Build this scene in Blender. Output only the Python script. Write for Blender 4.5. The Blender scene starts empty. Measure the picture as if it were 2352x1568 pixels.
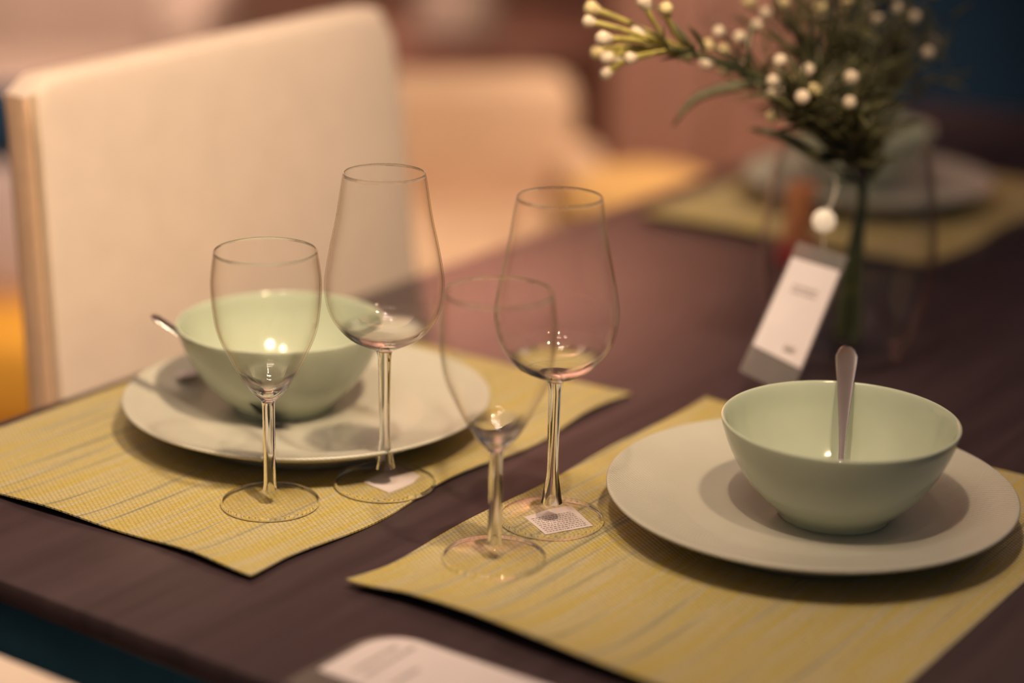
import bpy, bmesh, math, random
from mathutils import Vector, Matrix
random.seed(11)
PI = math.pi
S = bpy.context.scene
COL = S.collection
CM = 0.01
TZ = 74.0            # table top above the floor, cm
# World axes follow the table: X along its long side, Y across it, Z up. All helper lengths are in cm.
def P(u, v, z=0.0):  # u along the table, v across (towards the camera side), z above the table top
    return Vector((u * CM, -v * CM, (z + TZ) * CM))

# ------------------------------------------------------------------ camera
cam_d = bpy.data.cameras.new('camera'); cam = bpy.data.objects.new('camera', cam_d); COL.objects.link(cam)
S.camera = cam
cam_d.sensor_width = 36.0; cam_d.lens = 70.4886; cam_d.clip_start = 0.05; cam_d.clip_end = 60
TH, PITCH, ROLL = 0.9593, 0.312, 0.0189
def to_table(x, y, z):           # level camera axes -> table axes
    return Vector((x * math.cos(TH) + y * math.sin(TH), -(x * math.sin(TH) - y * math.cos(TH)), z))
fwd = to_table(0, math.cos(PITCH), -math.sin(PITCH))
r0 = to_table(1, 0, 0); u0 = to_table(0, math.sin(PITCH), math.cos(PITCH))
right = r0 * math.cos(ROLL) + u0 * math.sin(ROLL)
up = -r0 * math.sin(ROLL) + u0 * math.cos(ROLL)
M = Matrix((right, up, -fwd)).transposed().to_4x4()
M.translation = P(-85.67, 79.42, 53.646)
cam.matrix_world = M
cam_d.dof.use_dof = True
cam_d.dof.focus_distance = 1.362
cam_d.dof.aperture_fstop = 1.55
cam_d.dof.aperture_blades = 0

# ------------------------------------------------------------------ world, exposure
S.view_settings.view_transform = 'Standard'; S.view_settings.look = 'None'
S.view_settings.exposure = 0.0; S.view_settings.gamma = 1.0; S.view_settings.use_curve_mapping = False
W = bpy.data.worlds.new('world'); S.world = W; W.use_nodes = True
W.node_tree.nodes['Background'].inputs[0].default_value = (0.032, 0.056, 0.086, 1)
W.node_tree.nodes['Background'].inputs[1].default_value = 1.0
S.cycles.max_bounces = 14; S.cycles.transmission_bounces = 14; S.cycles.transparent_max_bounces = 32
S.cycles.caustics_refractive = True; S.cycles.caustics_reflective = False
S.cycles.sample_clamp_indirect = 6.0

# ------------------------------------------------------------------ lamps of the showroom and added fill spots
def spot(name, loc, target, watts, color, deg, blend, radius):
    d = bpy.data.lights.new(name, 'SPOT'); o = bpy.data.objects.new(name, d); COL.objects.link(o)
    d.energy = watts; d.color = color; d.spot_size = math.radians(deg); d.spot_blend = blend; d.shadow_soft_size = radius * CM
    o.location = loc; o.rotation_euler = (target - loc).to_track_quat('-Z', 'Y').to_euler()
    return o
def tube(name, loc, target, lx, ly, watts, color):
    d = bpy.data.lights.new(name, 'AREA'); o = bpy.data.objects.new(name, d); COL.objects.link(o)
    d.shape = 'RECTANGLE'; d.size = lx * CM; d.size_y = ly * CM; d.energy = watts; d.color = color
    o.location = loc; o.rotation_euler = (target - loc).to_track_quat('-Z', 'Y').to_euler()
    return o
WARM = (1.0, 0.755, 0.49)
KEY = spot('key_spotlight', P(-19, 73, 150), P(29, -57, 6), 142, WARM, 53, 1.0, 4.0)
spot('second_spotlight', P(-50, 40, 168), P(24, 24, 0), 44, WARM, 46, 1.0, 3.0)
spot('tag_fill_spot', P(-16, 84, 165), P(52, 7, 12), 29, WARM, 21, 1.0, 3.0)  # added to brighten the hanging price tag
tube('tube_lamp', P(-40, 10, 195), P(10, -20, 0), 70, 2.0, 5, (1, 0.80, 0.62))
tube('tube_lamp_parallel', P(-54, 20, 195), P(10, -20, 0), 70, 2.0, 5, (1, 0.80, 0.62))
for up_u, up_v, up_w in ((-130, -120, 100), (40, 190, 40), (240, 130, 70), (130, -330, 45)):    # added unseen spots, brightening the ceiling that the glass reflects
    spot('ceiling_fill_spot', P(up_u, up_v, 95), P(up_u + 10, up_v, 230), up_w, (1.0, 0.76, 0.60), 150, 1.0, 8.0)
spot('armchair_fill_spot', P(150, -20, 170), P(195, -115, -40), 195, (1.0, 0.72, 0.50), 58, 1.0, 6.0)  # added, unseen: brightens the armchair
spot('sofa_fill_spot', P(160, -170, 180), P(236, -275, -20), 360, (1.0, 0.74, 0.58), 64, 1.0, 6.0)  # added, unseen: brightens the sofa
spot('stool_fill_spot', P(60, -120, 170), P(125, -165, -45), 170, (1.0, 0.76, 0.6), 46, 1.0, 6.0)  # added, unseen: brightens the stool
spot('far_setting_fill_spot', P(150, 30, 165), P(103, -36, 3), 62, WARM, 20, 1.0, 3.0)  # added to lift the far plate and bowl
spot('sideboard_fill_spot', P(300, -120, 180), P(380, -240, -30), 60, (1.0, 0.72, 0.5), 80, 1.0, 6.0)  # added, unseen: brightens the sideboard
spot('cabinet_fill_spot', P(210, -20, 170), P(285, -105, -30), 250, (1.0, 0.72, 0.55), 46, 1.0, 6.0)  # added, unseen: brightens the cabinet
for s_u, s_v, s_w in ((410, -330, 640), (470, -260, 170), (350, -400, 640)):     # added unseen spots, brightening the upper wall for the table's reflection
    spot('wall_fill_spot', P(s_u, s_v, 60), P(s_u + 110, s_v - 80, 165), s_w, (1.0, 0.60, 0.48), 75, 1.0, 6.0)

# ------------------------------------------------------------------ material helpers
def new_mat(name):
    m = bpy.data.materials.new(name); m.use_nodes = True
    nt = m.node_tree
    return m, nt, nt.nodes['Principled BSDF']
def N(nt, t, **kw):
    n = nt.nodes.new(t)
    for k, v in kw.items(): setattr(n, k, v)
    return n
def math_node(nt, op, a, b=None, c=None):
    n = N(nt, 'ShaderNodeMath', operation=op)
    for i, x in enumerate((a, b, c)):
        if x is None: continue
        if isinstance(x, (int, float)): n.inputs[i].default_value = x
        else: nt.links.new(x, n.inputs[i])
    return n.outputs[0]
def noise(nt, vec, scale, detail=3.0, rough=0.5):
    n = N(nt, 'ShaderNodeTexNoise'); n.inputs['Scale'].default_value = scale
    n.inputs['Detail'].default_value = detail; n.inputs['Roughness'].default_value = rough
    if vec is not None: nt.links.new(vec, n.inputs['Vector'])
    return n.outputs['Fac']
def objco(nt, scale=(1, 1, 1)):
    t = N(nt, 'ShaderNodeTexCoord'); mp = N(nt, 'ShaderNodeMapping'); mp.inputs['Scale'].default_value = scale
    nt.links.new(t.outputs['Object'], mp.inputs['Vector']); return mp.outputs[0]
def ramp(nt, fac, stops):
    r = N(nt, 'ShaderNodeValToRGB'); e = r.color_ramp.elements
    e[0].position, e[0].color = stops[0][0], (*stops[0][1], 1); e[1].position, e[1].color = stops[-1][0], (*stops[-1][1], 1)
    for p, c in stops[1:-1]:
        x = e.new(p); x.color = (*c, 1)
    nt.links.new(fac, r.inputs[0]); return r.outputs[0]
def bump(nt, b, height, strength=0.3, dist=0.001):
    n = N(nt, 'ShaderNodeBump'); n.inputs['Strength'].default_value = strength; n.inputs['Distance'].default_value = dist
    nt.links.new(height, n.inputs['Height']); nt.links.new(n.outputs[0], b.inputs['Normal'])
def simple(name, col, rough=0.5, metal=0.0, var=0.12, scale=60, spec=0.5, bstr=0.0, bscale=400, stretch=(1, 1, 1)):
    m, nt, b = new_mat(name)
    f = noise(nt, objco(nt, stretch), scale)
    lo = tuple(c * (1 - var) for c in col); hi = tuple(min(1, c * (1 + var)) for c in col)
    nt.links.new(ramp(nt, f, [(0.3, lo), (0.7, hi)]), b.inputs['Base Color'])
    b.inputs['Roughness'].default_value = rough; b.inputs['Metallic'].default_value = metal
    b.inputs['Specular IOR Level'].default_value = spec
    if bstr: bump(nt, b, noise(nt, objco(nt), bscale), bstr, 0.0006)
    return m

MATS = {}
def celadon(name, col, ribs):
    m, nt, b = new_mat(name)
    f = noise(nt, objco(nt), 22)
    nt.links.new(ramp(nt, f, [(0.3, tuple(c * .96 for c in col)), (0.7, tuple(c * 1.03 for c in col))]), b.inputs['Base Color'])
    b.inputs['Roughness'].default_value = 0.12 if not ribs else 0.34
    b.inputs['Specular IOR Level'].default_value = 0.45
    if ribs:      # fine pressed rings and notches on the rim
        t = N(nt, 'ShaderNodeTexCoord'); s = N(nt, 'ShaderNodeSeparateXYZ'); nt.links.new(t.outputs['Object'], s.inputs[0])
        x, y = s.outputs[0], s.outputs[1]
        r = math_node(nt, 'SQRT', math_node(nt, 'ADD', math_node(nt, 'MULTIPLY', x, x), math_node(nt, 'MULTIPLY', y, y)))
        a = math_node(nt, 'ARCTAN2', y, x)
        w = math_node(nt, 'MULTIPLY', math_node(nt, 'SINE', math_node(nt, 'MULTIPLY', r, 2 * PI / 0.0042)),
                      math_node(nt, 'SINE', math_node(nt, 'MULTIPLY', a, 210)))
        mask = math_node(nt, 'GREATER_THAN', r, 0.092)
        bump(nt, b, math_node(nt, 'MULTIPLY', w, mask), 0.32, 0.0006)
    return m
def placemat_mat(name, yellow, beige, olive):
    m, nt, b = new_mat(name)
    t = N(nt, 'ShaderNodeTexCoord'); s = N(nt, 'ShaderNodeSeparateXYZ'); nt.links.new(t.outputs['Object'], s.inputs[0])
    x, y = s.outputs[0], s.outputs[1]
    streak = noise(nt, objco(nt, (2.2, 105, 1)), 1.0, 3, 0.55)
    col = ramp(nt, streak, [(0.34, olive), (0.43, beige), (0.50, yellow), (0.57, beige), (0.63, yellow), (0.70, beige)])
    k = 2 * PI / 0.0036
    row = math_node(nt, 'MULTIPLY', math_node(nt, 'SINE', math_node(nt, 'MULTIPLY', math_node(nt, 'ADD', x, math_node(nt, 'MULTIPLY', y, 0.30)), k)), math_node(nt, 'SINE', math_node(nt, 'MULTIPLY', y, k * 0.9)))
    fine = noise(nt, objco(nt, (220, 520, 1)), 1.0, 2)
    hole = N(nt, 'ShaderNodeMapRange'); nt.links.new(row, hole.inputs[0])
    hole.inputs[1].default_value = 0.35; hole.inputs[2].default_value = 0.95; hole.inputs[3].default_value = 0.0; hole.inputs[4].default_value = 0.75
    mx = N(nt, 'ShaderNodeMix', data_type='RGBA'); nt.links.new(hole.outputs[0], mx.inputs[0]); nt.links.new(col, mx.inputs[6])
    mx.inputs[7].default_value = (olive[0] * .42, olive[1] * .42, olive[2] * .42, 1)
    hs = N(nt, 'ShaderNodeHueSaturation'); nt.links.new(mx.outputs[2], hs.inputs['Color'])
    nt.links.new(math_node(nt, 'MULTIPLY_ADD', fine, 0.5, 0.75), hs.inputs['Value'])
    nt.links.new(hs.outputs[0], b.inputs['Base Color'])
    b.inputs['Roughness'].default_value = 0.62; b.inputs['Specular IOR Level'].default_value = 0.3
    bump(nt, b, math_node(nt, 'MULTIPLY', row, -1.0), 0.5, 0.0006)
    return m
def glass_mat(name):
    """Solid clear glass, for stems and thick bases."""
    m, nt, b = new_mat(name)
    nt.nodes.remove(b)
    g = N(nt, 'ShaderNodeBsdfGlass'); g.inputs['IOR'].default_value = 1.5; g.inputs['Roughness'].default_value = 0.0
    g.inputs['Color'].default_value = (1.0, 0.99, 0.975, 1)
    nt.links.new(g.outputs[0], nt.nodes['Material Output'].inputs[0])
    return m
def thin_glass(name, edge=(0.86, 0.78, 0.68), centre=(0.999, 0.998, 0.995), power=4.2, solid=None):
    """Thin-walled clear glass: light passes straight through, tinted and reflecting more at grazing angles."""
    m, nt, b = new_mat(name)
    nt.nodes.remove(b)
    lw = N(nt, 'ShaderNodeLayerWeight'); lw.inputs['Blend'].default_value = 0.5
    f = lw.outputs['Facing']
    tr = N(nt, 'ShaderNodeBsdfTransparent')
    nt.links.new(ramp(nt, math_node(nt, 'POWER', f, power), [(0.0, centre), (1.0, edge)]), tr.inputs[0])
    gl = N(nt, 'ShaderNodeBsdfGlossy'); gl.inputs['Roughness'].default_value = 0.012
    fres = math_node(nt, 'MULTIPLY_ADD', math_node(nt, 'POWER', f, 5.5), 0.75, 0.013)
    mx = N(nt, 'ShaderNodeMixShader'); nt.links.new(fres, mx.inputs[0])
    nt.links.new(tr.outputs[0], mx.inputs[1]); nt.links.new(gl.outputs[0], mx.inputs[2])
    if solid:     # thick base and rounded lip refract as solid glass (heights in cm)
        g = N(nt, 'ShaderNodeBsdfGlass'); g.inputs['IOR'].default_value = 1.5; g.inputs['Roughness'].default_value = 0.0
        t = N(nt, 'ShaderNodeTexCoord'); sp = N(nt, 'ShaderNodeSeparateXYZ'); nt.links.new(t.outputs['Object'], sp.inputs[0])
        mr = N(nt, 'ShaderNodeMapRange', interpolation_type='SMOOTHSTEP'); nt.links.new(sp.outputs[2], mr.inputs[0])
        for i, q in enumerate((solid[0] * CM, solid[1] * CM, 1.0, 0.0)): mr.inputs[i + 1].default_value = q
        lip = math_node(nt, 'GREATER_THAN', sp.outputs[2], solid[2] * CM)
        m2 = N(nt, 'ShaderNodeMixShader'); nt.links.new(math_node(nt, 'MAXIMUM', mr.outputs[0], math_node(nt, 'MULTIPLY', lip, 0.6)), m2.inputs[0])
        nt.links.new(mx.outputs[0], m2.inputs[1]); nt.links.new(g.outputs[0], m2.inputs[2]); mx = m2
    nt.links.new(mx.outputs[0], nt.nodes['Material Output'].inputs[0])
    return m
def clear_plastic(name):
    m, nt, b = new_mat(name)
    nt.nodes.remove(b); out = nt.nodes['Material Output']
    tr = N(nt, 'ShaderNodeBsdfTransparent'); tr.inputs[0].default_value = (0.93, 0.92, 0.9, 1)
    d = N(nt, 'ShaderNodeBsdfDiffuse'); d.inputs[0].default_value = (0.8, 0.75, 0.7, 1)
    gl = N(nt, 'ShaderNodeBsdfGlossy'); gl.inputs['Roughness'].default_value = 0.12
    a = N(nt, 'ShaderNodeMixShader'); a.inputs[0].default_value = 0.08; nt.links.new(tr.outputs[0], a.inputs[1]); nt.links.new(d.outputs[0], a.inputs[2])
    c = N(nt, 'ShaderNodeMixShader'); c.inputs[0].default_value = 0.1; nt.links.new(a.outputs[0], c.inputs[1]); nt.links.new(gl.outputs[0], c.inputs[2])
    nt.links.new(c.outputs[0], out.inputs[0]); return m
def table_mat():
    m, nt, b = new_mat('dark_stained_wood')
    f = noise(nt, objco(nt, (4, 60, 20)), 1.0, 5, 0.6)
    nt.links.new(ramp(nt, f, [(0.3, (0.034, 0.021, 0.025)), (0.7, (0.058, 0.036, 0.042))]), b.inputs['Base Color'])
    b.inputs['Roughness'].default_value = 0.30; b.inputs['Specular IOR Level'].default_value = 0.5
    bump(nt, b, noise(nt, objco(nt, (30, 420, 60)), 1.0, 4), 0.10, 0.0004)
    return m
def floor_mat():
    m, nt, b = new_mat('wooden_floorboards')
    v = objco(nt)
    br = N(nt, 'ShaderNodeTexBrick'); nt.links.new(v, br.inputs['Vector']); br.inputs['Scale'].default_value = 1.0
    br.inputs['Brick Width'].default_value = 1.6; br.inputs['Row Height'].default_value = 0.16; br.inputs['Mortar Size'].default_value = 0.002
    br.inputs['Color1'].default_value = (0.46, 0.25, 0.12, 1); br.inputs['Color2'].default_value = (0.36, 0.19, 0.09, 1); br.inputs['Mortar'].default_value = (0.08, 0.04, 0.02, 1)
    nt.links.new(br.outputs[0], b.inputs['Base Color']); b.inputs['Roughness'].default_value = 0.5
    return m
M_PLATE = celadon('celadon_stoneware_embossed', (0.51, 0.49, 0.42), True)
M_BOWL = celadon('celadon_stoneware_glaze', (0.49, 0.535, 0.41), False)
M_MAT = placemat_mat('woven_vinyl', (0.50, 0.385, 0.095), (0.51, 0.435, 0.27), (0.26, 0.235, 0.12))
M_GLASS = thin_glass('clear_glass_thin')
M_SMALL = thin_glass('clear_glass_small_bowl', solid=(8.7, 9.8, 17.95))
M_TALL = thin_glass('clear_glass_tall_bowl', solid=(11.0, 11.9, 22.45))
M_STEM = glass_mat('clear_glass_solid')
M_VASE = thin_glass('clear_glass_vase', (0.62, 0.58, 0.54))
M_STEEL = simple('brushed_steel', (0.62, 0.60, 0.60), 0.2, 1.0, 0.03)
M_COVER = simple('cotton_slipcover', (0.82, 0.665, 0.565), 0.85, 0, 0.03, 30, 0.2, 0.25, 900)
M_SIDE_TINT = simple('cotton_bounce_tint', (0.82, 0.53, 0.34), 0.85, 0, 0.05, 60, 0.2)  # slipcover colour with warm bounce light painted in, for the backrest ends
M_SEAM = simple('cotton_piping', (0.55, 0.40, 0.28), 0.85, 0, 0.05, 60, 0.2)
M_TABLE = table_mat(); M_FLOOR = floor_mat()
M_END_SHADE = simple('under_table_shade', (0.030, 0.115, 0.19), 0.8, 0, 0.1, 20, 0.15)
M_TABLELEG = simple('leg_shade_tint', (0.04, 0.075, 0.10), 0.6, 0, 0.1, 20, 0.3)  # tinted so the legs blend into the shade under the table
M_LEG = simple('dark_leg_wood', (0.035, 0.022, 0.02), 0.45, 0, 0.2, 20, 0.4, 0, 400, (8, 8, 1))
M_PAPER = simple('label_paper', (0.68, 0.60, 0.62), 0.6, 0, 0.02, 50, 0.3)
M_INK = simple('grey_print', (0.30, 0.25, 0.25), 0.7, 0, 0.1, 50, 0.2)
M_SLEEVE = clear_plastic('clear_sleeve')
M_STRING = simple('white_plastic', (0.85, 0.78, 0.70), 0.4, 0, 0.02, 50)
M_STALK = simple('dark_green_stalk', (0.040, 0.050, 0.020), 0.55, 0, 0.3, 120)
M_LEAF = simple('dark_olive_leaf', (0.095, 0.088, 0.036), 0.5, 0, 0.35, 90)
M_TWIG = simple('pale_green_twig', (0.36, 0.30, 0.075), 0.5, 0, 0.25, 90)
M_BUD = simple('cream_bud', (0.66, 0.54, 0.40), 0.5, 0, 0.12, 150)
M_BUDY = simple('yellow_cream_bud', (0.62, 0.50, 0.26), 0.5, 0, 0.12, 150)
M_CALYX = simple('green_calyx', (0.25, 0.23, 0.06), 0.55, 0, 0.2, 150)
M_NAVY = simple('navy_fabric', (0.012, 0.042, 0.085), 0.85, 0, 0.15, 20, 0.2)
M_PLUM = simple('plum_fabric', (0.16, 0.13, 0.20), 0.85, 0, 0.15, 20, 0.2)
M_TAN = simple('tan_upholstery', (0.62, 0.44, 0.30), 0.85, 0, 0.06, 12, 0.2, 0.2, 700)
M_BROWN = simple('brown_lacquer', (0.17, 0.075, 0.05), 0.45, 0, 0.15, 8, 0.4)
M_GREIGE = simple('greige_linen', (0.45, 0.34, 0.28), 0.85, 0, 0.06, 12, 0.2)
M_REDBROWN = simple('red_brown_veneer', (0.29, 0.155, 0.115), 0.5, 0, 0.12, 8, 0.4)
M_SHADE_SHEET = simple('navy_shade_tint', (0.010, 0.032, 0.055), 0.95, 0, 0.2, 200, 0.1, 0.4, 900)
M_GOLD = simple('golden_yellow_fabric', (0.62, 0.31, 0.04), 0.8, 0, 0.08, 20, 0.2)
M_ORANGE = simple('orange_fabric', (0.65, 0.41, 0.16), 0.85, 0, 0.06, 20, 0.2)
M_LILAC = simple('lilac_fabric', (0.57, 0.45, 0.42), 0.85, 0, 0.06, 20, 0.2)
M_WALL = simple('brown_wall_paint', (0.42, 0.27, 0.21), 0.8, 0, 0.08, 3, 0.3)
M_TRIM = simple('wainscot_brown', (0.56, 0.40, 0.32), 0.7, 0, 0.1, 3, 0.3)
M_CEIL = simple('pale_ceiling_paint', (0.72, 0.66, 0.62), 0.9, 0, 0.03, 3, 0.2)
M_AMBER = simple('amber_wax', (0.62, 0.24, 0.09), 0.4, 0, 0.1, 40)
M_RED = simple('red_wax', (0.35, 0.02, 0.03), 0.4, 0, 0.1, 40)

# ------------------------------------------------------------------ mesh helpers (input in cm)
def link(name, bm, mat, parent=None, loc=None, smooth=True, auto=None):
    bmesh.ops.recalc_face_normals(bm, faces=bm.faces[:])
    for v in bm.verts: v.co *= CM
    me = bpy.data.meshes.new(name); bm.to_mesh(me); bm.free()
    if smooth:
        for p in me.polygons: p.use_smooth = True
        if auto is not None: me.set_sharp_from_angle(angle=math.radians(auto))
    o = bpy.data.objects.new(name, me); COL.objects.link(o)
    if mat is not None: me.materials.append(mat)
    if parent is not None: o.parent = parent
    if loc is not None: o.location = loc
    return o
def tag(o, label=None, cat=None, group=None, kind=None):
    for k, v in (('label', label), ('category', cat), ('group', group), ('kind', kind)):
        if v: o[k] = v
    return o
def empty(name, loc, label, cat, group=None, rz=0.0):
    o = bpy.data.objects.new(name, None); COL.objects.link(o); o.location = loc; o.rotation_euler = (0, 0, rz)
    o.empty_display_size = 0.05
    return tag(o, label, cat, group)
def copy_thing(src, loc, label, rz=None):
    r = src.copy(); COL.objects.link(r); r.location = loc; r['label'] = label
    if rz is not None: r.rotation_euler = (0, 0, rz)
    for ch in list(src.children):
        c = ch.copy(); COL.objects.link(c); c.parent = r
        for g in list(ch.children):
            d = g.copy(); COL.objects.link(d); d.parent = c
    return r
def spline(pts, n=6):
    """Catmull-Rom through a list of points (2D or 3D)."""
    pts = [Vector(p) for p in pts]; out = []
    for i in range(len(pts) - 1):
        a = pts[max(i - 1, 0)]; b = pts[i]; c = pts[i + 1]; d = pts[min(i + 2, len(pts) - 1)]
        for k in range(n):
            t = k / n
            out.append(0.5 * ((2 * b) + (c - a) * t + (2 * a - 5 * b + 4 * c - d) * t * t + (3 * b - a - 3 * c + d) * t ** 3))
    out.append(pts[-1]); return out
def lathe(prof, seg=96, bm=None):
    bm = bm or bmesh.new(); rings = []
    for p in prof:
        r, z = p[0], p[1]
        if r < 1e-4: rings.append([bm.verts.new((0, 0, z))])
        else: rings.append([bm.verts.new((r * math.cos(2 * PI * i / seg), r * math.sin(2 * PI * i / seg), z)) for i in range(seg)])
    for a, b in zip(rings, rings[1:]):
        for i in range(seg):
            j = (i + 1) % seg
            if len(a) == 1 and len(b) == 1: continue
            if len(a) == 1: bm.faces.new((a[0], b[j], b[i]))
            elif len(b) == 1: bm.faces.new((a[i], a[j], b[0]))
            else: bm.faces.new((a[i], a[j], b[j], b[i]))
    return bm
def tube_mesh(pts, rad, seg=8, bm=None, flat=None):
    """Tube along pts with radii (number or list); flat = (thickness ratio, up vector) for a ribbon-like section."""
    bm = bm or bmesh.new(); pts = [Vector(p) for p in pts]; n = len(pts)
    rad = rad if isinstance(rad, (list, tuple)) else [rad] * n
    rings = []; prev = None
    for i, p in enumerate(pts):
        t = (pts[min(i + 1, n - 1)] - pts[max(i - 1, 0)]).normalized()
        if flat: s = t.cross(Vector(flat[1])).normalized()
        else:
            ref = prev if prev is not None else (Vector((0, 0, 1)) if abs(t.z) < .9 else Vector((1, 0, 0)))
            s = (ref - t * ref.dot(t)).normalized(); prev = s
        b = t.cross(s).normalized(); k = flat[0] if flat else 1.0
        rings.append([bm.verts.new(p + s * rad[i] * math.cos(2 * PI * j / seg) + b * rad[i] * k * math.sin(2 * PI * j / seg)) for j in range(seg)])
    for a, b in zip(rings, rings[1:]):
        for i in range(seg): bm.faces.new((a[i], a[(i + 1) % seg], b[(i + 1) % seg], b[i]))
    bm.faces.new(rings[0]); bm.faces.new(rings[-1][::-1]); return bm
def box(x0, x1, y0, y1, z0, z1, bev=0.0, seg=3, bm=None):
    own = bm is None; bm = bm or bmesh.new()
    vs = [bm.verts.new((x, y, z)) for x in (x0, x1) for y in (y0, y1) for z in (z0, z1)]
    fs = [(0, 1, 3, 2), (4, 6, 7, 5), (0, 4, 5, 1), (2, 3, 7, 6), (0, 2, 6, 4), (1, 5, 7, 3)]
    faces = [bm.faces.new([vs[i] for i in f]) for f in fs]
    if bev:
        bmesh.ops.bevel(bm, geom=list({e for f in faces for e in f.edges}), offset=bev, segments=seg, profile=0.5, affect='EDGES')
    return bm
def sheet(fn, nu, nv, thick):
    """Closed thin sheet from fn(a,b)->point, a,b in 0..1."""
    bm = bmesh.new(); T = [[bm.verts.new(Vector(fn(i / nu, j / nv))) for j in range(nv + 1)] for i in range(nu + 1)]
    B = [[bm.verts.new(v.co - Vector((0, 0, thick))) for v in row] for row in T]
    for i in range(nu):
        for j in range(nv):
            bm.faces.new((T[i][j], T[i + 1][j], T[i + 1][j + 1], T[i][j + 1])); bm.faces.new((B[i][j], B[i][j + 1], B[i + 1][j + 1], B[i + 1][j]))
    for i in range(nu):
        bm.faces.new((T[i][0], B[i][0], B[i + 1][0], T[i + 1][0])); bm.faces.new((T[i][nv], T[i + 1][nv], B[i + 1][nv], B[i][nv]))
    for j in range(nv):
        bm.faces.new((T[0][j], T[0][j + 1], B[0][j + 1], B[0][j])); bm.faces.new((T[nu][j], B[nu][j], B[nu][j + 1], T[nu][j + 1]))
    return bm
def slab(corners, thick, n=None):
    """Thin plate with four given 3D corners."""
    c = [Vector(q) for q in corners]; nn = (c[1] - c[0]).cross(c[3] - c[0]).normalized() * thick
    bm = bmesh.new(); a = [bm.verts.new(q + nn / 2) for q in c]; b = [bm.verts.new(q - nn / 2) for q in c]
    bm.faces.new(a); bm.faces.new(b[::-1])
    for i in range(4): bm.faces.new((a[i], b[i], b[(i + 1) % 4], a[(i + 1) % 4]))
    return bm

# ------------------------------------------------------------------ setting
bm = box(-300, 1000, -300, 1100, -2, 0); tag(link('floor', bm, M_FLOOR, smooth=False), kind='structure')
# far walls of the showroom; the first faces the camera
def wall(name, c, rz, half, mat):
    o = link(name, box(-half, half, -6, 6, 0, 300), mat, smooth=False); o.location = Vector((c[0] * CM, c[1] * CM, 0)); o.rotation_euler = (0, 0, rz)
    tag(o, kind='structure'); return o
VIEW = math.atan2(fwd.y, fwd.x)              # heading of the view, for furniture that faces it
def ahead(side, depth):                       # floor point: sideways and level distance from the camera foot, cm
    c = cam.matrix_world.translation
    return Vector((c.x + (math.cos(VIEW) * depth + math.sin(VIEW) * side) * CM, c.y + (math.sin(VIEW) * depth - math.cos(VIEW) * side) * CM, 0))
tag(link('ceiling', box(-300, 1000, -300, 1100, 292, 296), M_CEIL, smooth=False), kind='structure')
p = ahead(0, 760); wall('wall_back', (p.x * 100, p.y * 100), VIEW - PI / 2, 420, M_WALL)
p = ahead(0, 752); o = link('trim_1', box(-420, 420, -1.2, 1.2, 0, 112), M_TRIM, smooth=False); o.location = p; o.rotation_euler = (0, 0, VIEW - PI / 2); tag(o, kind='structure')

SHEET_TOP = 0.8
RG = link('shade_sheet', box(-110, 164, -90, 152, 0.02, SHEET_TOP, .3, 2), None, None, auto=40); tag(RG, 'navy sheet added on the floor to tint the shade under the dining table', 'shade_sheet')  # added sheet, its navy stands in for the shaded floor
# ------------------------------------------------------------------ dining table
T = empty('dining_table', Vector((0.8, 0, 0)), 'long dark brown wooden dining table set with placemats and glasses', 'table')
def part_world(name, bm, mat, root, **kw):     # bm given in world cm
    inv = root.matrix_basis.inverted()
    o = link(name, bm, mat, root, **kw)
    o.data.transform(inv); return o
top = box(-9.5, 178, -54, 35.4, TZ - 1.7, TZ, 0.25, 2)
part_world('tabletop', top, M_TABLE, T, auto=40)
part_world('end_shade_panel', box(-7.5, -5.5, -50, 32, TZ - 13, TZ - 1.7, .2, 2), M_END_SHADE, T, auto=40)  # added panel, coloured as the dark shade below the table end
part_world('apron', box(16, 158, -48, 24, TZ - 9, TZ - 1.7), M_TABLELEG, T, smooth=False)
for x in (10, 158):
    for y in (-50, 25.5):
        part_world('leg', box(x, x + 6, y, y + 6, SHEET_TOP, TZ - 1.7, 0.4, 2), M_TABLELEG, T, auto=40)

# ------------------------------------------------------------------ placemats
def make_mat(name, u0, v0, L, Wd, zf, label):
    """Object space: origin at the near corner, x along the table, y across (away from camera side)."""
    def fn(a, b):
        x, y = a * L, b * Wd
        d = Wd - y if v0 > 20 else y                    # distance from the edge on the middle strip
        x2 = x + 0.38 * math.sin(y * 0.23 + v0) * math.exp(-x / 4) * min(1, y / 5, (Wd - y) / 5 + .2)
        w = 0.34 * math.sin(x * 0.33 + 0.9) * math.exp(-d / 4) * min(1, x / 4)
        return (x2, y + (w if v0 < 20 else -w), zf(x, y))
    o = link(name, sheet(fn, 60, 46, 0.12), M_MAT, auto=50)
    o.location = P(u0, v0, 0.0)
    return tag(o, label, 'placemat', 'placemats on the dark table')
def curl_left(x, y):     # y = 0 at the strip between the mats
    z = 0.14 + 0.5 * math.exp(-x / 2.2) * (0.35 + 0.65 * math.sin(y * 0.22 + 0.6) ** 2)
    z += 0.12 * math.exp(-y / 2.0) * (1 + math.sin(x * 0.35)); return z
def curl_right(x, y):
    d = 33.8 - y        # distance from the strip-side edge
    z = 0.14 + 1.15 * math.exp(-x / 2.6) * (0.25 + 0.75 * max(0, math.sin(min(PI, d * 0.105 + 0.25)))) * (0.5 + 0.5 * min(1, d / 6 + .3))
    z += 0.15 * math.exp(-d / 2.0) * (1 + math.sin(x * 0.3 + 2)); return z
make_mat('placemat', -0.2, -0.3, 45.0, 33.6, curl_left, 'yellow-green woven placemat under the plate in front of the pale chair')
make_mat('placemat', 2.6, 38.9, 45.0, 33.8, curl_right, 'yellow-green woven placemat at lower right beside the white price leaflet')
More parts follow.
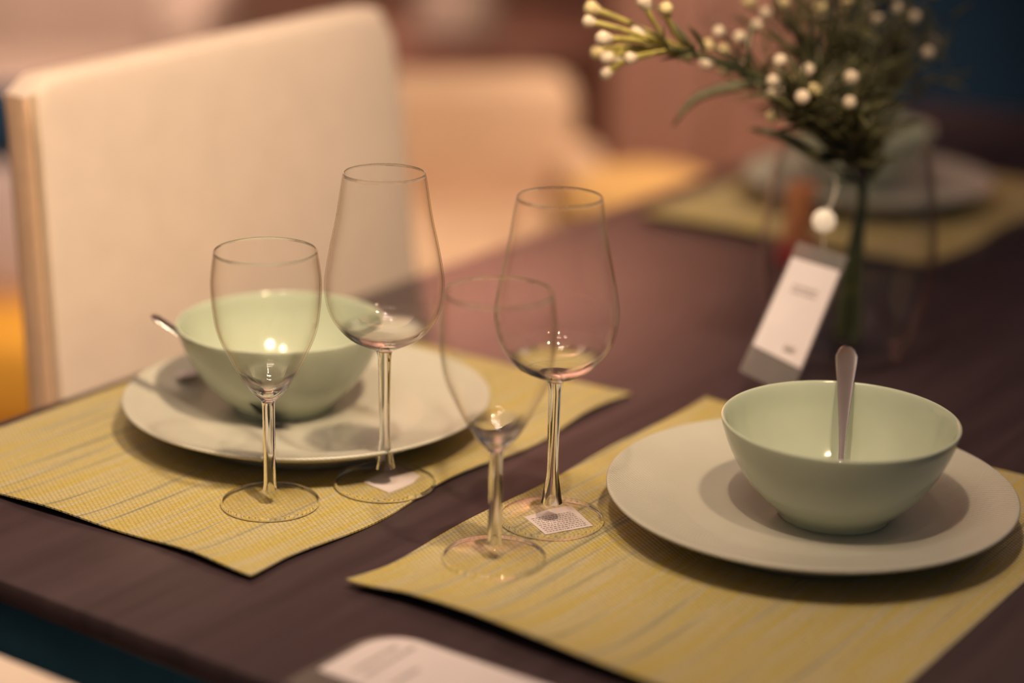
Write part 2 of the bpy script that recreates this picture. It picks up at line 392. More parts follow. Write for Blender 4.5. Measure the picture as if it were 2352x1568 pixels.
make_mat('placemat', 95.0, 2.5, 44.0, 33.5, lambda x, y: 0.14 + 0.5 * math.exp(-x / 2.0), 'blurred yellow-green placemat at the far end behind the flower vase')

# ------------------------------------------------------------------ plates and bowls
plate_prof = spline([(0, .75), (7.8, .75), (8.6, .1), (9.0, .0), (9.3, .2), (10.2, 1.0), (12.2, 1.75), (13.6, 2.38), (13.88, 2.55), (13.86, 2.72), (13.6, 2.72), (12.2, 2.2), (10.4, 1.75), (9.3, 1.52), (8.2, 1.42), (4, 1.4), (0, 1.4)], 5)
MZ = 0.15   # top of a placemat
def plate(u, v, label, src=None):
    if src is None:
        o = link('dinner_plate', lathe(plate_prof, 160), M_PLATE); o.location = P(u, v, MZ)
    else:
        o = src.copy(); COL.objects.link(o); o.location = P(u, v, MZ)
    return tag(o, label, 'plate', 'celadon plates on placemats')
pl = plate(23.2, -15.8, 'pale green round plate in front of the pale chair, holding the blurred bowl')
plate(29.9, 23.4, 'pale green plate with embossed rim at the right, holding the bowl with upright spoon', pl)
plate(118.5, -15.0, 'blurred plate at the far end of the table behind the vase', pl)
bo = [(0, .35), (3.2, .3), (3.4, .02), (3.75, .0), (3.95, .35), (4.35, .75), (5.15, 1.5), (6.1, 2.6), (6.85, 3.8), (7.4, 5.0), (7.78, 6.1), (7.9, 6.62)]
bi = [(7.86, 6.74), (7.7, 6.72), (7.5, 6.3), (7.1, 5.0), (6.5, 3.8), (5.75, 2.7), (4.8, 1.7), (3.6, 1.05), (2.0, .8), (0, .75)]
bowl_prof = spline(bo + bi, 5)
BZ = MZ + 1.42
def bowl(u, v, label, src=None):
    if src is None:
        o = link('bowl', lathe(bowl_prof, 144), M_BOWL); o.location = P(u, v, BZ)
    else:
        o = src.copy(); COL.objects.link(o); o.location = P(u, v, BZ)
    return tag(o, label, 'bowl', 'celadon bowls on plates')
bw = bowl(22.7, -17.9, 'blurred celadon bowl with a spoon handle poking over its left rim')
bowl(29.4, 25.5, 'sharp celadon bowl at the right with a spoon standing in it', bw)
bowl(118.0, -16.0, 'blurred grey-green bowl at the far end behind the vase', bw)

# ------------------------------------------------------------------ spoons
def spoon(tip, low, root_loc, label, wtip=0.78):
    """tip: end of the handle, low: point where the spoon bowl begins to rest (both P-space cm relative to root)."""
    root = empty('spoon', root_loc, label, 'spoon', 'spoons in the bowls')
    t, l = Vector(tip), Vector(low)
    d = (l - t).normalized(); Ln = (l - t).length
    upv = Vector((0, 0, 1)); side = d.cross(upv).normalized(); nrm = side.cross(d).normalized()
    pts, rad = [], []
    for s, w in ((0, .12), (.02, .42), (.05, .62), (.10, wtip), (.18, wtip * .93), (.32, wtip * .74), (.5, wtip * .54), (.68, wtip * .36), (.8, wtip * .27), (.9, wtip * .26), (1.0, wtip * .34)):
        sag = math.sin(s * PI) * 0.25
        pts.append(t + d * Ln * s + nrm * sag); rad.append(w)
    link('handle', tube_mesh(pts, rad, 14, flat=(0.22, nrm)), M_STEEL, root)
    b = bmesh.new(); nu, nv = 20, 10; rows = []
    for i in range(nu + 1):
        s = i / nu; half = 2.0 * math.sin(PI * min(1, (0.04 + 0.96 * s) ** 0.8)) ** 0.7 if 0 < i < nu else 0.12
        row = []
        for j in range(nv + 1):
            q = -1 + 2 * j / nv
            depth = -0.85 * math.sin(PI * s) * (1 - q * q)
            row.append(b.verts.new(l + d * (s * 5.6) * 0.92 + side * half * q + nrm * depth + upv * s * 0.3))
        rows.append(row)
    for i in range(nu):
        for j in range(nv): b.faces.new((rows[i][j], rows[i + 1][j], rows[i + 1][j + 1], rows[i][j + 1]))
    g = bmesh.ops.solidify(b, geom=b.faces[:], thickness=0.1)
    link('spoon_bowl', b, M_STEEL, root)
    return root
def lv(dx, dy, z):      # level camera-axes offset -> table axes (cm)
    q = to_table(dx, dy, 0); return Vector((q.x, q.y, z))
spoon(lv(1.9, 10.3, 10.15 - BZ), lv(0.35, 0.6, 4.15 - BZ), P(29.4, 25.5, BZ), 'steel spoon standing upright in the sharp bowl at the right', 0.80)
spoon(lv(-9.4, -2.2, 9.3 - BZ), lv(-2.2, -3.6, 4.0 - BZ), P(22.7, -17.9, BZ), 'blurred spoon lying over the left rim of the bowl by the chair', 0.6)

# ------------------------------------------------------------------ wine glasses
def make_glass(name, outer, wall_t, inner_bottom, tail, stem, foot, bowl_mat, label):
    """outer: bowl profile rim -> junction; stem: profile junction -> foot; foot: profile down to the rim, then underside to the axis."""
    root = empty(name, (0, 0, 0), label, 'wine glass', 'empty wine glasses')
    po = spline(outer, 6)
    inn = [(r - wall_t * (1 + 0.6 * (1 - (z - inner_bottom) / (outer[0][1] - inner_bottom))), z) for r, z in [(q[0], q[1]) for q in po] if z > inner_bottom + 0.25 and r - 2 * wall_t > 0.5]
    inn = [q for q in inn if q[1] > tail[0][1] + 0.35]
    tail = [(q[0], q[1]) for q in spline([inn[-1]] + tail, 5)][1:]
    lip = [(outer[0][0] - wall_t * .5, outer[0][1] + wall_t * .6)]
    prof = [(q[0], q[1]) for q in po][::-1] + lip + inn + tail
    link('glass_bowl', lathe(prof, 128), bowl_mat, root)
    link('stem', lathe([(q[0], q[1]) for q in spline(stem, 5)], 128), M_STEM, root)
    of = link('foot', lathe([(q[0], q[1]) for q in spline(foot, 5)], 128), M_GLASS, root); of.data.materials.append(M_STEM)
    rmax = max(q[0] for q in foot) * CM
    for pl_ in of.data.polygons:
        rr = math.hypot(pl_.center.x, pl_.center.y)
        if rr > rmax * 0.955: pl_.material_index = 1
    return root
small = make_glass('wine_glass',
    [(3.44, 18.1), (3.55, 17.4), (3.68, 16.4), (3.71, 15.6), (3.62, 14.1), (3.32, 12.4), (2.50, 10.5), (1.85, 9.3), (1.18, 8.3), (.72, 7.8), (.47, 7.5)], 0.085, 8.2, [(1.62, 9.45), (1.22, 9.0), (.78, 8.58), (.36, 8.3), (0, 8.2)],
    [(.47, 7.5), (.43, 7.0), (.43, 5.0), (.44, 2.8), (.46, 1.6), (.52, 1.15)],
    [(.52, 1.15), (.74, .92), (1.3, .66), (2.3, .46), (3.1, .36), (3.34, .31), (3.42, .17), (3.33, .02), (3.1, .03), (2.0, .12), (1.0, .2), (0, .22)],
    M_SMALL, 'sharp small tulip wine glass on the left mat, before the blurred bowl')
tall = make_glass('wine_glass',
    [(2.80, 22.6), (2.92, 22.0), (3.30, 19.6), (3.74, 17.5), (4.06, 15.7), (4.15, 14.6), (3.98, 13.3), (3.52, 12.2), (2.62, 11.15), (1.62, 10.55), (.95, 10.25), (.58, 10.0)], 0.085, 10.7, [(3.1, 11.95), (2.35, 11.35), (1.55, 10.98), (.7, 10.76), (0, 10.7)],
    [(.58, 10.0), (.47, 9.5), (.44, 8.6), (.39, 6.0), (.37, 4.6), (.42, 3.4), (.58, 2.3), (.66, 1.75), (.74, 1.35)],
    [(.74, 1.35), (.92, 1.05), (1.5, .68), (2.4, .48), (3.25, .37), (3.53, .32), (3.61, .17), (3.52, .02), (3.3, .03), (2.2, .2), (1.0, .26), (0, .28)],
    M_TALL, 'tall tapered wine glass at the left, standing between the bowl and the placemat edge')
small.location = P(9.9, -7.7, MZ + .02); tall.location = P(17.5, -3.7, MZ + .02)
copy_thing(small, P(11.8, 10.0, MZ + .02), 'nearest small wine glass, its out-of-focus bowl overlapping a tall glass')
copy_thing(tall, P(19.4, 9.3, MZ + .04), 'tall tapered wine glass with a printed sticker under its foot, beside the right plate')

# ------------------------------------------------------------------ stickers and labels
def text_rows(bm, c0, eu, ev, n0, rows, gap, length, height, rnd, lift=0.02):
    """Rows of tiny unreadable word dashes printed on a flat label."""
    nn = eu.cross(ev).normalized() * n0
    for r in range(rows):
        x = 0.0; y = r * gap
        while x < length:
            w = rnd.uniform(0.08, 0.26) * length / 3.2
            a = c0 + eu * x + ev * y + nn * lift
            e = eu * min(w, length - x)
            q = [a, a + e, a + e + ev * height, a + ev * height]
            vs = [bm.verts.new(t) for t in q]; bm.faces.new(vs)
            x += w + length * 0.025
    return bm
rnd = random.Random(3)
def rel(pts, base): return [Vector(((u - base[0]), -(v - base[1]), z - base[2])) for u, v, z in pts]
def sticker(pts, base, label, rows):
    root = empty('price_sticker', P(*base), label, 'sticker', 'price stickers under glass feet')
    c = rel(pts, base)
    link('paper', slab(c, 0.02), M_PAPER, root, smooth=False)
    if rows:
        eu = (c[2] - c[1]).normalized(); ev = (c[0] - c[1]).normalized()
        if eu.cross(ev).z < 0: s = -1
        else: s = 1
        b = text_rows(bmesh.new(), c[1] + eu * .25 + ev * .25, eu, ev, s, rows, 0.30, (c[2] - c[1]).length - .5, 0.13, rnd)
        link('printed_text', b, M_INK, root, smooth=False)
    return root
sticker([(18.9, 7.2, .2), (17.1, 10.4, .2), (20.3, 12.1, .2), (22.4, 8.9, .2)], (19.4, 9.3, .2), 'white printed sticker under the foot of the tall glass by the right plate', 9)
sticker([(16.9, -5.3, .2), (16.4, -2.4, .2), (20.3, -2.2, .2), (20.7, -5.1, .2)], (17.5, -3.7, .2), 'blank white sticker under the foot of the tall glass by the left bowl', 0)
root = empty('price_label', P(21.7, -26.6, 2.5), 'small pale label on the left plate beside the blurred bowl', 'label')
link('paper', slab([Vector(q) for q in ((-.6, 1.1, -.05), (-1.8, -.4, .25), (.3, -1.2, .25), (1.7, .6, .0))], 0.03), M_PAPER, root, smooth=False)

# leaflet in a clear sleeve by the near edge of the right placemat
L = empty('price_leaflet', P(-3.5, 17, 0.05), 'white price leaflet in a clear sleeve on the near table edge', 'leaflet')
def rounded(u0, u1, v0, v1, rad, z, base, n=8):
    """outline with the corner at (u1, v0) rounded"""
    pts = [(u0, v0), (u0, v1), (u1, v1)]
    for k in range(n + 1):
        a = PI / 2 * k / n
        pts.append((u1 - rad + rad * math.cos(a), v0 + rad - rad * math.sin(a)))
    return [Vector((p[0] - base[0], -(p[1] - base[1]), z)) for p in pts]
def plate_from(outline, th):
    bm = bmesh.new(); a = [bm.verts.new(q + Vector((0, 0, th))) for q in outline]; b = [bm.verts.new(q) for q in outline]
    bm.faces.new(a); bm.faces.new(b[::-1])
    for i in range(len(a)): bm.faces.new((a[i], b[i], b[(i + 1) % len(a)], a[(i + 1) % len(a)]))
    return bm
link('paper', plate_from(rounded(-6.9, -0.5, 11.0, 29.0, 2.6, .09, (-3.5, 17)), .03), M_PAPER, L, smooth=False)
link('clear_sleeve', plate_from(rounded(-9.2, -0.2, 10.4, 29.6, 3.0, .03, (-3.5, 17)), .02), M_SLEEVE, L, smooth=False)
b = bmesh.new()
for (u_, v_, ln) in ((-5.9, 12.6, 4.2), (-5.9, 13.5, 4.6), (-5.9, 15.4, 2.6)):
    text_rows(b, Vector((u_ + 3.5, -(v_ - 17), .125)), Vector((1, 0, 0)), Vector((0, -1, 0)), -1, 1, .5, ln, .32, rnd, 0.004)
link('printed_text', b, M_INK, L, smooth=False)

# ------------------------------------------------------------------ vase with hanging price tag and flowers
VU, VV = 64.6, 8.5
vo = spline([(0, .0), (4.2, .0), (4.7, .25), (5.2, .9), (6.5, 3.6), (7.3, 8), (7.35, 11), (6.9, 15), (6.25, 18.2)], 6)
vi = spline([(6.1, 18.4), (5.98, 18.2), (6.64, 15), (7.1, 11), (7.05, 8), (6.2, 3.9), (4.9, 1.7), (3.9, 1.2), (0, 1.15)], 6)
vz = link('flower_vase', lathe([(q[0], q[1]) for q in vo + vi], 96), M_VASE); vz.location = P(VU, VV, 0.02)
tag(vz, 'clear glass vase holding a bunch of white-budded stems, mid table', 'vase')
TB = (52.0, 11.0, 8.0)
TG = empty('price_tag', P(*TB), 'white hanging price tag in a clear sleeve in front of the vase', 'price tag')
c = rel([(52.7, 9.4, 11.6), (54.6, 12.7, 10.6), (48.8, 12.7, 4.0), (47.1, 9.3, 5.7)], TB)
link('paper', slab(c, 0.05), M_PAPER, TG, smooth=False)
ex = (c[1] - c[0]).normalized(); ey = (c[3] - c[0]).normalized()
c2 = [c[0] - ey * 1.5 - ex * .15, c[1] - ey * 1.5 + ex * .15, c[2] + ey * 2.4 + ex * .15, c[3] + ey * 2.4 - ex * .15]
nrm = ex.cross(ey).normalized()
if nrm.dot(-fwd) < 0: nrm = -nrm
link('clear_sleeve', slab([q - nrm * .06 for q in c2], 0.03), M_SLEEVE, TG, smooth=False)
b = bmesh.new()
ex = (c[1] - c[0]).normalized(); ey = (c[3] - c[0]).normalized()
text_rows(b, c[0] + ex * 1.0 + ey * 2.2 + nrm * .035, ex, ey, 1, 2, .45, 2.0, .3, rnd, 0.0)
link('printed_text', b, M_INK, TG, smooth=False)
b = bmesh.new()
text_rows(b, c[0] + ex * 2.3 + ey * 7.4 + nrm * .035, ex, ey, 1, 1, .45, 0.9, .4, rnd, 0.0)
link('printed_price', b, M_INK, TG, smooth=False)
dc = rel([(54.4, 11.1, 14.5)], TB)[0]
bmd = lathe([(0, .14), (.8, .12), (.95, 0), (.8, -.12), (0, -.14)], 32)
od = link('round_fastener', bmd, M_STRING, TG, auto=60); od.location = dc * CM
od.rotation_euler = (-fwd).to_track_quat('Z', 'Y').to_euler()
mid = (c2[0] + c2[1]) / 2
link('loop_string', tube_mesh(spline([mid, mid * .5 + dc * .5 + Vector((0, 0, -.3)), dc, dc + Vector((3.5, .8, 2.2)), Vector((VU - 6.2 - TB[0], -(VV - TB[1]), 18.2 - TB[2]))], 5), 0.06, 6), M_STRING, TG)

STEMS = {
 'A':([ (42.5, 2.9, 31.7),(41.0, 1.9, 32.3),(40.1, -2.1, 31.5),(38.5, -1.3, 30.8),(38.4, 0.1, 29.7),(41.7, 1.0, 29.8),(42.2, -2.8, 27.9),(41.9, -1.7, 27.6),(42.2, -0.9, 27.6),(40.0, 1.5, 28.2),(40.2, -0.7, 26.8) ],[ (62.9, 9.0, 15.7),(59.4, 8.4, 20.9),(53.9, 5.5, 24.9),(48.1, 3.2, 27.5),(43.4, 3.1, 28.6) ], 'pale yellow-green branch with cream buds reaching far left from the vase'),
 'B':([ (52.6, 1.0, 27.5),(51.6, 1.4, 26.3),(52.4, 1.9, 28.7),(53.8, 3.0, 28.2),(58.6, 1.9, 28.5),(56.8, 2.1, 25.5),(55.9, 0.4, 26.6),(55.6, 0.8, 25.1) ],[ (63.9, 8.7, 15.5),(61.7, 7.3, 19.7),(58.1, 5.0, 22.5),(54.9, 3.2, 25.0) ], 'budded stem leaning left, second cluster from the far left branch'),
 'C':([ (51.5, 7.9, 27.2),(51.5, 7.4, 25.6),(54.3, 8.1, 25.4),(55.5, 8.3, 26.0),(54.1, 6.1, 23.9),(54.8, 6.7, 24.2),(51.3, 10.1, 24.7),(54.7, 9.3, 24.6),(52.7, 6.9, 22.6) ],[ (62.2, 9.7, 15.9),(59.6, 9.1, 19.9),(56.3, 8.7, 22.2),(53.1, 8.7, 23.9) ], 'stem with a dense bright cream bud cluster low in front'),
 'D':([ (56.3, 10.3, 22.4),(55.6, 12.0, 23.9),(57.7, 11.0, 25.4) ],[ (61.4, 10.2, 16.1),(59.3, 10.8, 19.5),(56.9, 11.2, 22.4) ], 'short stem with three separate buds just above the vase mouth'),
 'E':([ (62.8, 5.4, 29.8),(67.3, 3.4, 28.2),(68.0, 4.8, 28.8),(66.2, 6.2, 28.0),(65.3, 6.5, 30.1),(69.5, 6.3, 29.1),(67.8, 6.8, 30.6),(69.7, 7.3, 28.2),(70.7, 8.5, 29.2),(66.3, 5.0, 31.1) ],[ (65.1, 8.6, 15.2),(65.8, 8.2, 21.0),(65.8, 7.1, 26.3) ], 'upright central stem with many buds at the top of the frame'),
 'F':([ (61.1, 2.9, 30.1),(60.5, 0.1, 30.0),(60.2, 1.8, 29.3),(59.4, 2.5, 31.4) ],[ (64.9, 8.4, 15.2),(63.7, 7.4, 20.5),(61.7, 4.8, 26.6) ], 'upright stem with few pale buds left of the central stem'),
 'G':([ (73.9, 8.8, 28.1),(77.1, 9.1, 25.7),(72.3, 10.9, 25.5),(74.0, 10.5, 30.4),(75.9, 6.8, 30.3) ],[ (65.2, 8.8, 15.2),(69.4, 7.8, 21.1),(73.2, 7.8, 24.3) ], 'stem leaning right against the dark navy backdrop'),
}
def bud_mesh(r, long):
    return lathe([(0, -r * .9 * long), (r * .55, -r * .75 * long), (r * .95, -r * .1), (r * .98, r * .25), (r * .7, r * .75), (r * .25, r * .98), (0, r * .9)], 14)
def leaf(bm, a, d, ln, w, rn):
    d = d.normalized(); sv = d.cross(Vector((rn.uniform(-1, 1), rn.uniform(-1, 1), rn.uniform(-.3, 1)))).normalized()
    bend = Vector((rn.uniform(-.3, .3), rn.uniform(-.3, .3), rn.uniform(-.35, .15)))
    pts = [a + d * ln * t + bend * ln * t * t for t in (0, .25, .5, .75, 1)]
    tube_mesh(pts, [w * .35, w, w, w * .7, w * .08], 6, bm, flat=(0.25, sv))
fr = random.Random(21)
for key, (buds, nodes, label) in STEMS.items():
    base = (VU, VV, 0.0)
    root = empty('flower_sprig', P(VU, VV, 1.2), label, 'flower', 'white-budded flower stems in the vase')
    V = lambda q: Vector((q[0] - VU, -(q[1] - VV), q[2] - 1.2))
    nd = [V(q) for q in nodes]
    nd[0] = Vector((nd[0].x * .3 + right.x * .8, nd[0].y * .3 + right.y * .8, 14.5))
    foot_p = Vector((fr.uniform(-1.9, 1.9) + right.x, fr.uniform(-1.9, 1.9) + right.y, 0.15))
    path = spline([foot_p, Vector((foot_p.x * .5 + nd[0].x * .5, foot_p.y * .5 + nd[0].y * .5, 7.5))] + nd, 6)
    n = len(path)
    twig_m = M_TWIG if key == 'A' else M_STALK
    link('stalk', tube_mesh(path, [0.42 - 0.28 * i / n for i in range(n)], 8), M_STALK, root)
    tb = bmesh.new(); lb = bmesh.new()
    tipd = (path[-1] - path[-3]).normalized()
    for q in buds:
        e = V(q); k = path[fr.randint(max(1, n - 8), n - 1)]
        m = (e + k) / 2 + tipd * 0.9 + Vector((0, 0, .3))
        pts = spline([k, m, e], 5)
        r = fr.uniform(.48, .63)
        tube_mesh(pts, [0.08 + (0.22 if key == 'A' else 0.06) * (i / 10) for i in range(11)], 7, tb)
        ob = link('flower_bud', bud_mesh(r, 1.5 if key == 'A' else 1.1), M_BUDY if fr.random() < .35 else M_BUD, root)
        ob.location = e * CM; ob.rotation_euler = (e - m).to_track_quat('Z', 'Y').to_euler()
    link('twigs', tb, twig_m, root)
    # needle leaves along the stalk and the twigs
    cnt = {'A': 16, 'B': 60, 'C': 120, 'D': 170, 'E': 130, 'F': 110, 'G': 130}[key]
    zlow = 15.0
    for i in range(cnt):
        q = path[fr.randint(int(n * .55), n - 1)]
        if q.z < zlow: continue
        out = Vector((fr.uniform(-1, 1), fr.uniform(-1, 1), fr.uniform(-.2, 1))) + (path[-1] - path[int(n * .6)]).normalized() * .8
        leaf(lb, q + Vector((fr.uniform(-1, 1), fr.uniform(-1, 1), fr.uniform(-1, 1))) * .9, out, fr.uniform(2.2, 5.0), fr.uniform(.15, .27), fr)
    if key in 'EFG':
        for i in range(cnt):
            q = path[-1] + Vector((fr.uniform(-4, 4), fr.uniform(-4, 4), fr.uniform(-4, 5)))
            q = q + fwd * fr.uniform(0.5, 6)
            leaf(lb, q, Vector((fr.uniform(-1, 1), fr.uniform(-1, 1), fr.uniform(0, 1.2))), fr.uniform(2.2, 4.5), fr.uniform(.12, .2), fr)
    if key == 'B':
        tube_mesh(spline([V(q) for q in [(58.6, 5.6, 23.0), (56.3, 5.5, 24.4), (54.4, 2.9, 24.3), (52.2, 0.3, 23.3), (50.5, -0.8, 21.1)]], 4), [.12, .2, .28, .36, .4, .42, .44, .45, .45, .44, .42, .4, .36, .3, .22, .15, .06], 6, lb, flat=(.25, tuple(fwd)))
    if key == 'C':
        tube_mesh(spline([V(q) for q in [(60.5, 9.4, 18.2), (56.7, 9.1, 19.0), (55.4, 6.5, 20.5), (54.0, 4.2, 21.0)]], 4), [.1, .2, .3, .4, .45, .48, .48, .46, .42, .36, .28, .18, .06], 6, lb, flat=(.25, tuple(fwd)))
    if key == 'G':
        tube_mesh(spline([V(q) for q in [(66.5, 8.0, 16.6), (68.2, 8.0, 17.8), (70.0, 9.7, 19.3), (71.3, 11.2, 19.8)]], 4), [.1, .2, .3, .4, .45, .45, .45, .45, .42, .36, .28, .18, .06], 6, lb, flat=(.25, tuple(fwd)))
    tag(link('leaves', lb, M_LEAF, root), kind='stuff')

# small candle behind the vase, seen through the glass
CD = empty('candle', P(90.0, -9.0, 0), 'amber and red candle blurred behind the left side of the vase', 'candle')
link('wax', lathe(spline([(0, 0), (1.3, 0), (1.5, .2), (1.5, 6.6), (1.3, 7.0), (.5, 6.9), (0, 6.85)], 4), 40), M_AMBER, CD)
link('wick', tube_mesh([(0, 0, 6.8), (.05, 0, 7.3), (.15, 0, 7.7)], .08, 6), M_LEG, CD)
link('red_holder', lathe(spline([(0, .05), (2.1, .0), (2.3, .3), (2.2, 1.9), (2.1, 2.1), (1.7, 2.0), (1.6, .5), (0, .45)], 4), 40), M_RED, CD)
for o in CD.children:
    if o.name.startswith('wax') or o.name.startswith('wick'): o.location.z = 0.006

# ------------------------------------------------------------------ chairs
def make_chair(name, loc, rz, label, group, width, top, ul, ur, lean, mat, deep=42, slope=0.0):
    """Local: x along the backrest, the front (seat) towards -y; origin on the floor under the backrest middle. top = backrest top (cm)."""
    root = empty(name, loc, label, 'chair', group, rz)
    seat_z = 46
    nx, nz = 22, 22
    bm = bmesh.new()
    def edge_x(side, t):       # t 0 bottom .. 1 top, with a rounded upper corner
        lo, hi = (ul if side < 0 else ur)
        return lo + (hi - lo) * t
    z0 = seat_z - 4
    t_thick = 3.6
    def surf(front):
        rows = []
        for k in range(nz + 1):
            t = k / nz; row = []
            for i in range(nx + 1):
                s = i / nx; x = edge_x(-1, t) * (1 - s) + edge_x(1, t) * s
                z = z0 + (top - z0 - slope * (1 - s)) * t
                cr = 3.2                       # corner rounding
                dl, dr = (x - edge_x(-1, t)), (edge_x(1, t) - x); dd = min(dl, dr)
                if dd < cr and t > .8:
                    q = (cr - dd) / cr
                    z -= (1 - math.sqrt(max(0, 1 - q * q))) * cr * max(0, (t - .8) / .2) * (1.0 if dr < dl else .45)
                y = lean[0] + (lean[1] - lean[0]) * t
                puff = 0.5 * (1 - (2 * s - 1) ** 6) * (1 - (2 * t - 1) ** 6)
                row.append(bm.verts.new((x, y - puff if front else y + t_thick + puff * .5, z)))
            rows.append(row)
        return rows
    F, B = surf(True), surf(False)
    for k in range(nz):
        for i in range(nx):
            bm.faces.new((F[k][i], F[k][i + 1], F[k + 1][i + 1], F[k + 1][i])); bm.faces.new((B[k][i], B[k + 1][i], B[k + 1][i + 1], B[k][i + 1]))
    for k in range(nz):
        bm.faces.new((F[k][0], F[k + 1][0], B[k + 1][0], B[k][0])); bm.faces.new((F[k][nx], B[k][nx], B[k + 1][nx], F[k + 1][nx]))
    for i in range(nx):
        bm.faces.new((F[0][i], B[0][i], B[0][i + 1], F[0][i + 1])); bm.faces.new((F[nz][i], F[nz][i + 1], B[nz][i + 1], B[nz][i]))
    bmesh.ops.recalc_face_normals(bm, faces=bm.faces[:])
    sharp = [e for e in bm.edges if len(e.link_faces) == 2 and e.calc_face_angle(0) > 1.0]
    bmesh.ops.bevel(bm, geom=sharp, offset=0.9, segments=4, profile=0.5, affect='EDGES')
    # end faces carry painted-in warm bounce; seam piping round the front edge
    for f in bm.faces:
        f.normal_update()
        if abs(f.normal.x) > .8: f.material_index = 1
    ob = link('backrest', bm, mat, root, auto=50); ob.data.materials.append(M_SIDE_TINT)
    h = width / 2
    path = [(edge_x(-1, t / 10) + .4, lean[0] + (lean[1] - lean[0]) * t / 10 - .05, z0 + (top - z0) * t / 10 - slope * t / 10 - (1.2 if t == 10 else 0)) for t in range(0, 11)]
    link('seam_piping', tube_mesh(path, 0.28, 8), M_SEAM, root)
    link('seat', box(-h, h, -deep, 2.5, seat_z - 8, seat_z, 2.2, 4), mat, root, auto=50)
    for sx in (-1, 1):
        for y0 in (2 - deep, 0):
            b = tube_mesh([(sx * (h - 3), y0, seat_z - 7), (sx * (h - 3), y0 + (1.5 if y0 == 0 else 0), SHEET_TOP)], [2.2, 1.6], 4)
            link('leg', b, M_LEG, root, smooth=False)
    return root
cu = 44.5
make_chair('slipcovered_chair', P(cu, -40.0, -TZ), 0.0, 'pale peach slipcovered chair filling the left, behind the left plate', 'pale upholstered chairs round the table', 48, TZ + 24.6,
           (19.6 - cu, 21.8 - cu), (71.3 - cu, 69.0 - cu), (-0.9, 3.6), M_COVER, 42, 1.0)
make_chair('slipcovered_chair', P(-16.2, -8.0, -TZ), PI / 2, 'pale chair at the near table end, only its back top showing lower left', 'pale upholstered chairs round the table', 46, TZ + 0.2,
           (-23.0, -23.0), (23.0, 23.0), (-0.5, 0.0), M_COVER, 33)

# ------------------------------------------------------------------ blurred showroom furniture beyond the table
def furn(name, side, depth, label, cat, turn=0.0):
    return empty(name, ahead(side, depth), label, cat, None, VIEW - PI / 2 + turn)   # local -y faces the camera, x to the right
def add(root, name, mat, x0, x1, y0, y1, z0, z1, bev=1.0):
    return link(name, box(x0, x1, y0, y1, z0, z1, bev, 3), mat, root, auto=40)
def legs(root, w, d, h, mat=None):
    for x in (-w, w):
        for y in (2, d): link('leg', box(x - 2, x + 2, y - 2, y + 2, 0, h, .3, 1), mat or M_LEG, root, auto=40)
# tan armchair beyond the corner of the slipcovered chair
A1 = furn('armchair', -24, 345, 'tan upholstered armchair blurred beyond the table, right of the peach chair', 'armchair', 0.1)
add(A1, 'backrest', M_TAN, -34, 38, 20, 34, 28, 60, 5); add(A1, 'seat', M_TAN, -33, 34, -24, 22, 20, 38, 5)
add(A1, 'armrest', M_TAN, -43, -33, -26, 32, 16, 47, 4); add(A1, 'armrest', M_TAN, 33, 43, -26, 32, 16, 47, 4); legs(A1, 34, 24, 17)
O1 = furn('pouf', 20, 300, 'round orange pouf blurred behind the pale branch, beyond the table', 'pouf')
link('cushion', lathe(spline([(0, 3), (12, 3), (15, 10), (15.5, 30), (14, 52), (9, 58), (0, 59)], 4), 48), M_ORANGE, O1)
link('base_ring', lathe([(0, 0), (12.5, 0), (12.5, 3.2), (0, 3.2)], 40), M_LEG, O1, auto=40)
C1 = furn('cabinet', 41, 420, 'reddish brown cabinet blurred behind the flowers', 'cabinet')
add(C1, 'body', M_REDBROWN, -22, 22, 0, 40, 8, 118, .8); legs(C1, 18, 35, 8)
for x in (-11, 11):
    d = add(C1, 'door', M_REDBROWN, x - 10.5, x + 10.5, -2, 0.2, 11, 115, .5); link('knob', lathe([(0, -1), (1, -.8), (1.2, 0), (.6, .6), (0, .7)], 16), M_STEEL, d).location = ((x - math.copysign(8, x)) * CM, -0.03, 0.65)
B1 = furn('sideboard', -12, 480, 'dark brown low sideboard along the back, above the tan armchair', 'sideboard')
add(B1, 'body', M_BROWN, -44, 52, 0, 40, 8, 47, .8); legs(B1, 42, 36, 8)
for x in (-28, 4, 36):
    add(B1, 'drawer', M_BROWN, x - 15.5, x + 15.5, -1.6, .2, 12, 44, .4)
D1 = furn('lamp', -15, 495, 'small pale table lamp blurred on the dark sideboard', 'lamp')
link('lamp_base', lathe(spline([(0, 47.1), (5, 47.1), (5.2, 48), (1.5, 48.6), (1.2, 53)], 3), 32), M_GREIGE, D1)
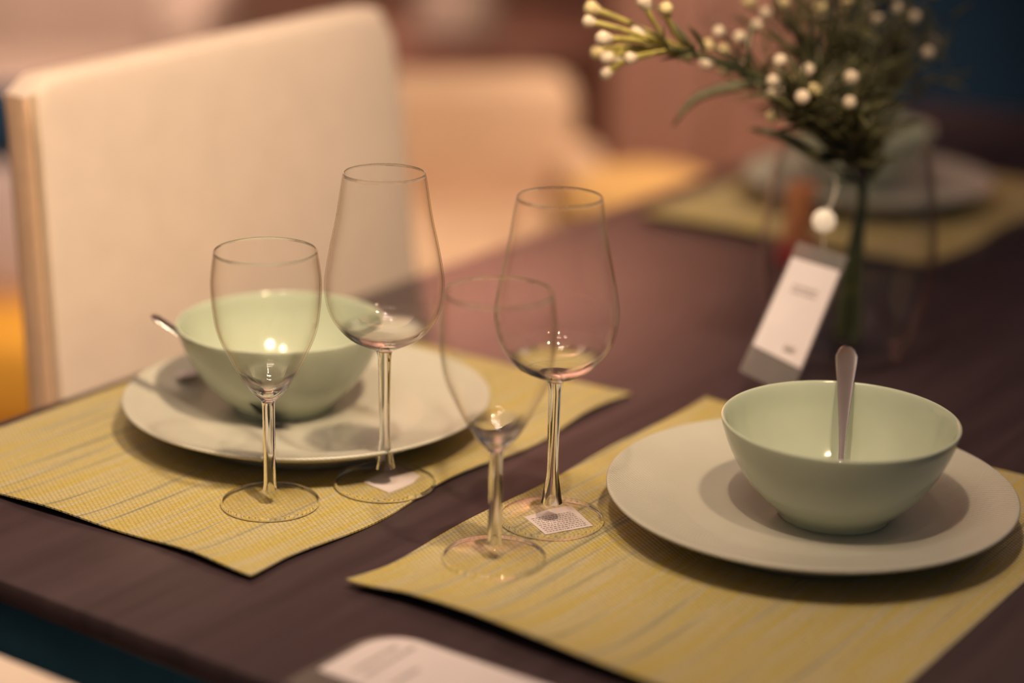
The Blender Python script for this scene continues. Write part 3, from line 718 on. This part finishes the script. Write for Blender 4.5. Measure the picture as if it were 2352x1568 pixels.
link('lamp_shade', lathe(spline([(11, 49.5), (10, 56), (8, 66), (7.7, 66), (9.7, 56), (10.7, 49.5)], 3), 40), M_GREIGE, D1)
# greige sofa far left, behind the peach chair
S1 = furn('sofa', -119, 470, 'greige sofa blurred at the top left behind the peach chair', 'sofa')
add(S1, 'backrest', M_GREIGE, -75, 48, 30, 46, 30, 96, 5); add(S1, 'seat', M_GREIGE, -75, 40, -20, 32, 18, 42, 5); add(S1, 'armrest', M_GREIGE, 36, 50, -22, 44, 14, 62, 4); legs(S1, 38, 36, 15)
# stool with lilac throw and golden cushion by the left frame edge
G1 = furn('stool', -78, 320, 'low stool with lilac cover and golden seat at the left frame edge', 'stool')
add(G1, 'seat', M_GOLD, -16, 8, -8, 16, 8, 26, 4); add(G1, 'backrest', M_LILAC, -16, 8, 14, 20, 27, 50, 2); add(G1, 'headrest', M_NAVY, -16, -3, 13, 20, 50.5, 63, 3); legs(G1, 5, 14, 9)
# dark navy and plum wardrobes on the right
N1 = furn('wardrobe', 125, 475, 'tall dark navy wardrobe behind the flowers at the upper right', 'wardrobe')
add(N1, 'body', M_NAVY, -76, 76, 0, 55, 0, 285, .8)  # extended up out of view to darken the table's reflection
for x in (-57, -19, 19, 57):
    d = add(N1, 'door', M_NAVY, x - 18.5, x + 18.5, -2, .2, 4, 281, .4); link('handle', tube_mesh([(0, -4, 90), (0, -4, 115)], .7, 8), M_LEG, d).location = ((x - math.copysign(14, x)) * CM, 0, 0)
RG.data.materials.append(M_SHADE_SHEET)
N2 = furn('curtain', 100, 360, 'dark plum hanging curtain at the right frame edge', 'curtain')
bm = bmesh.new(); rows = []
for k in range(2):
    rows.append([bm.verts.new((8 + i * .6, 2.2 * math.sin(i * .55) , (2 if k == 0 else 210))) for i in range(46)])
for i in range(45): bm.faces.new((rows[0][i], rows[0][i + 1], rows[1][i + 1], rows[1][i]))
bmesh.ops.solidify(bm, geom=bm.faces[:], thickness=.4)
link('cloth', bm, M_PLUM, N2)
link('rail', tube_mesh([(4, 0, 211), (40, 0, 211)], 1.2, 10), M_LEG, N2)
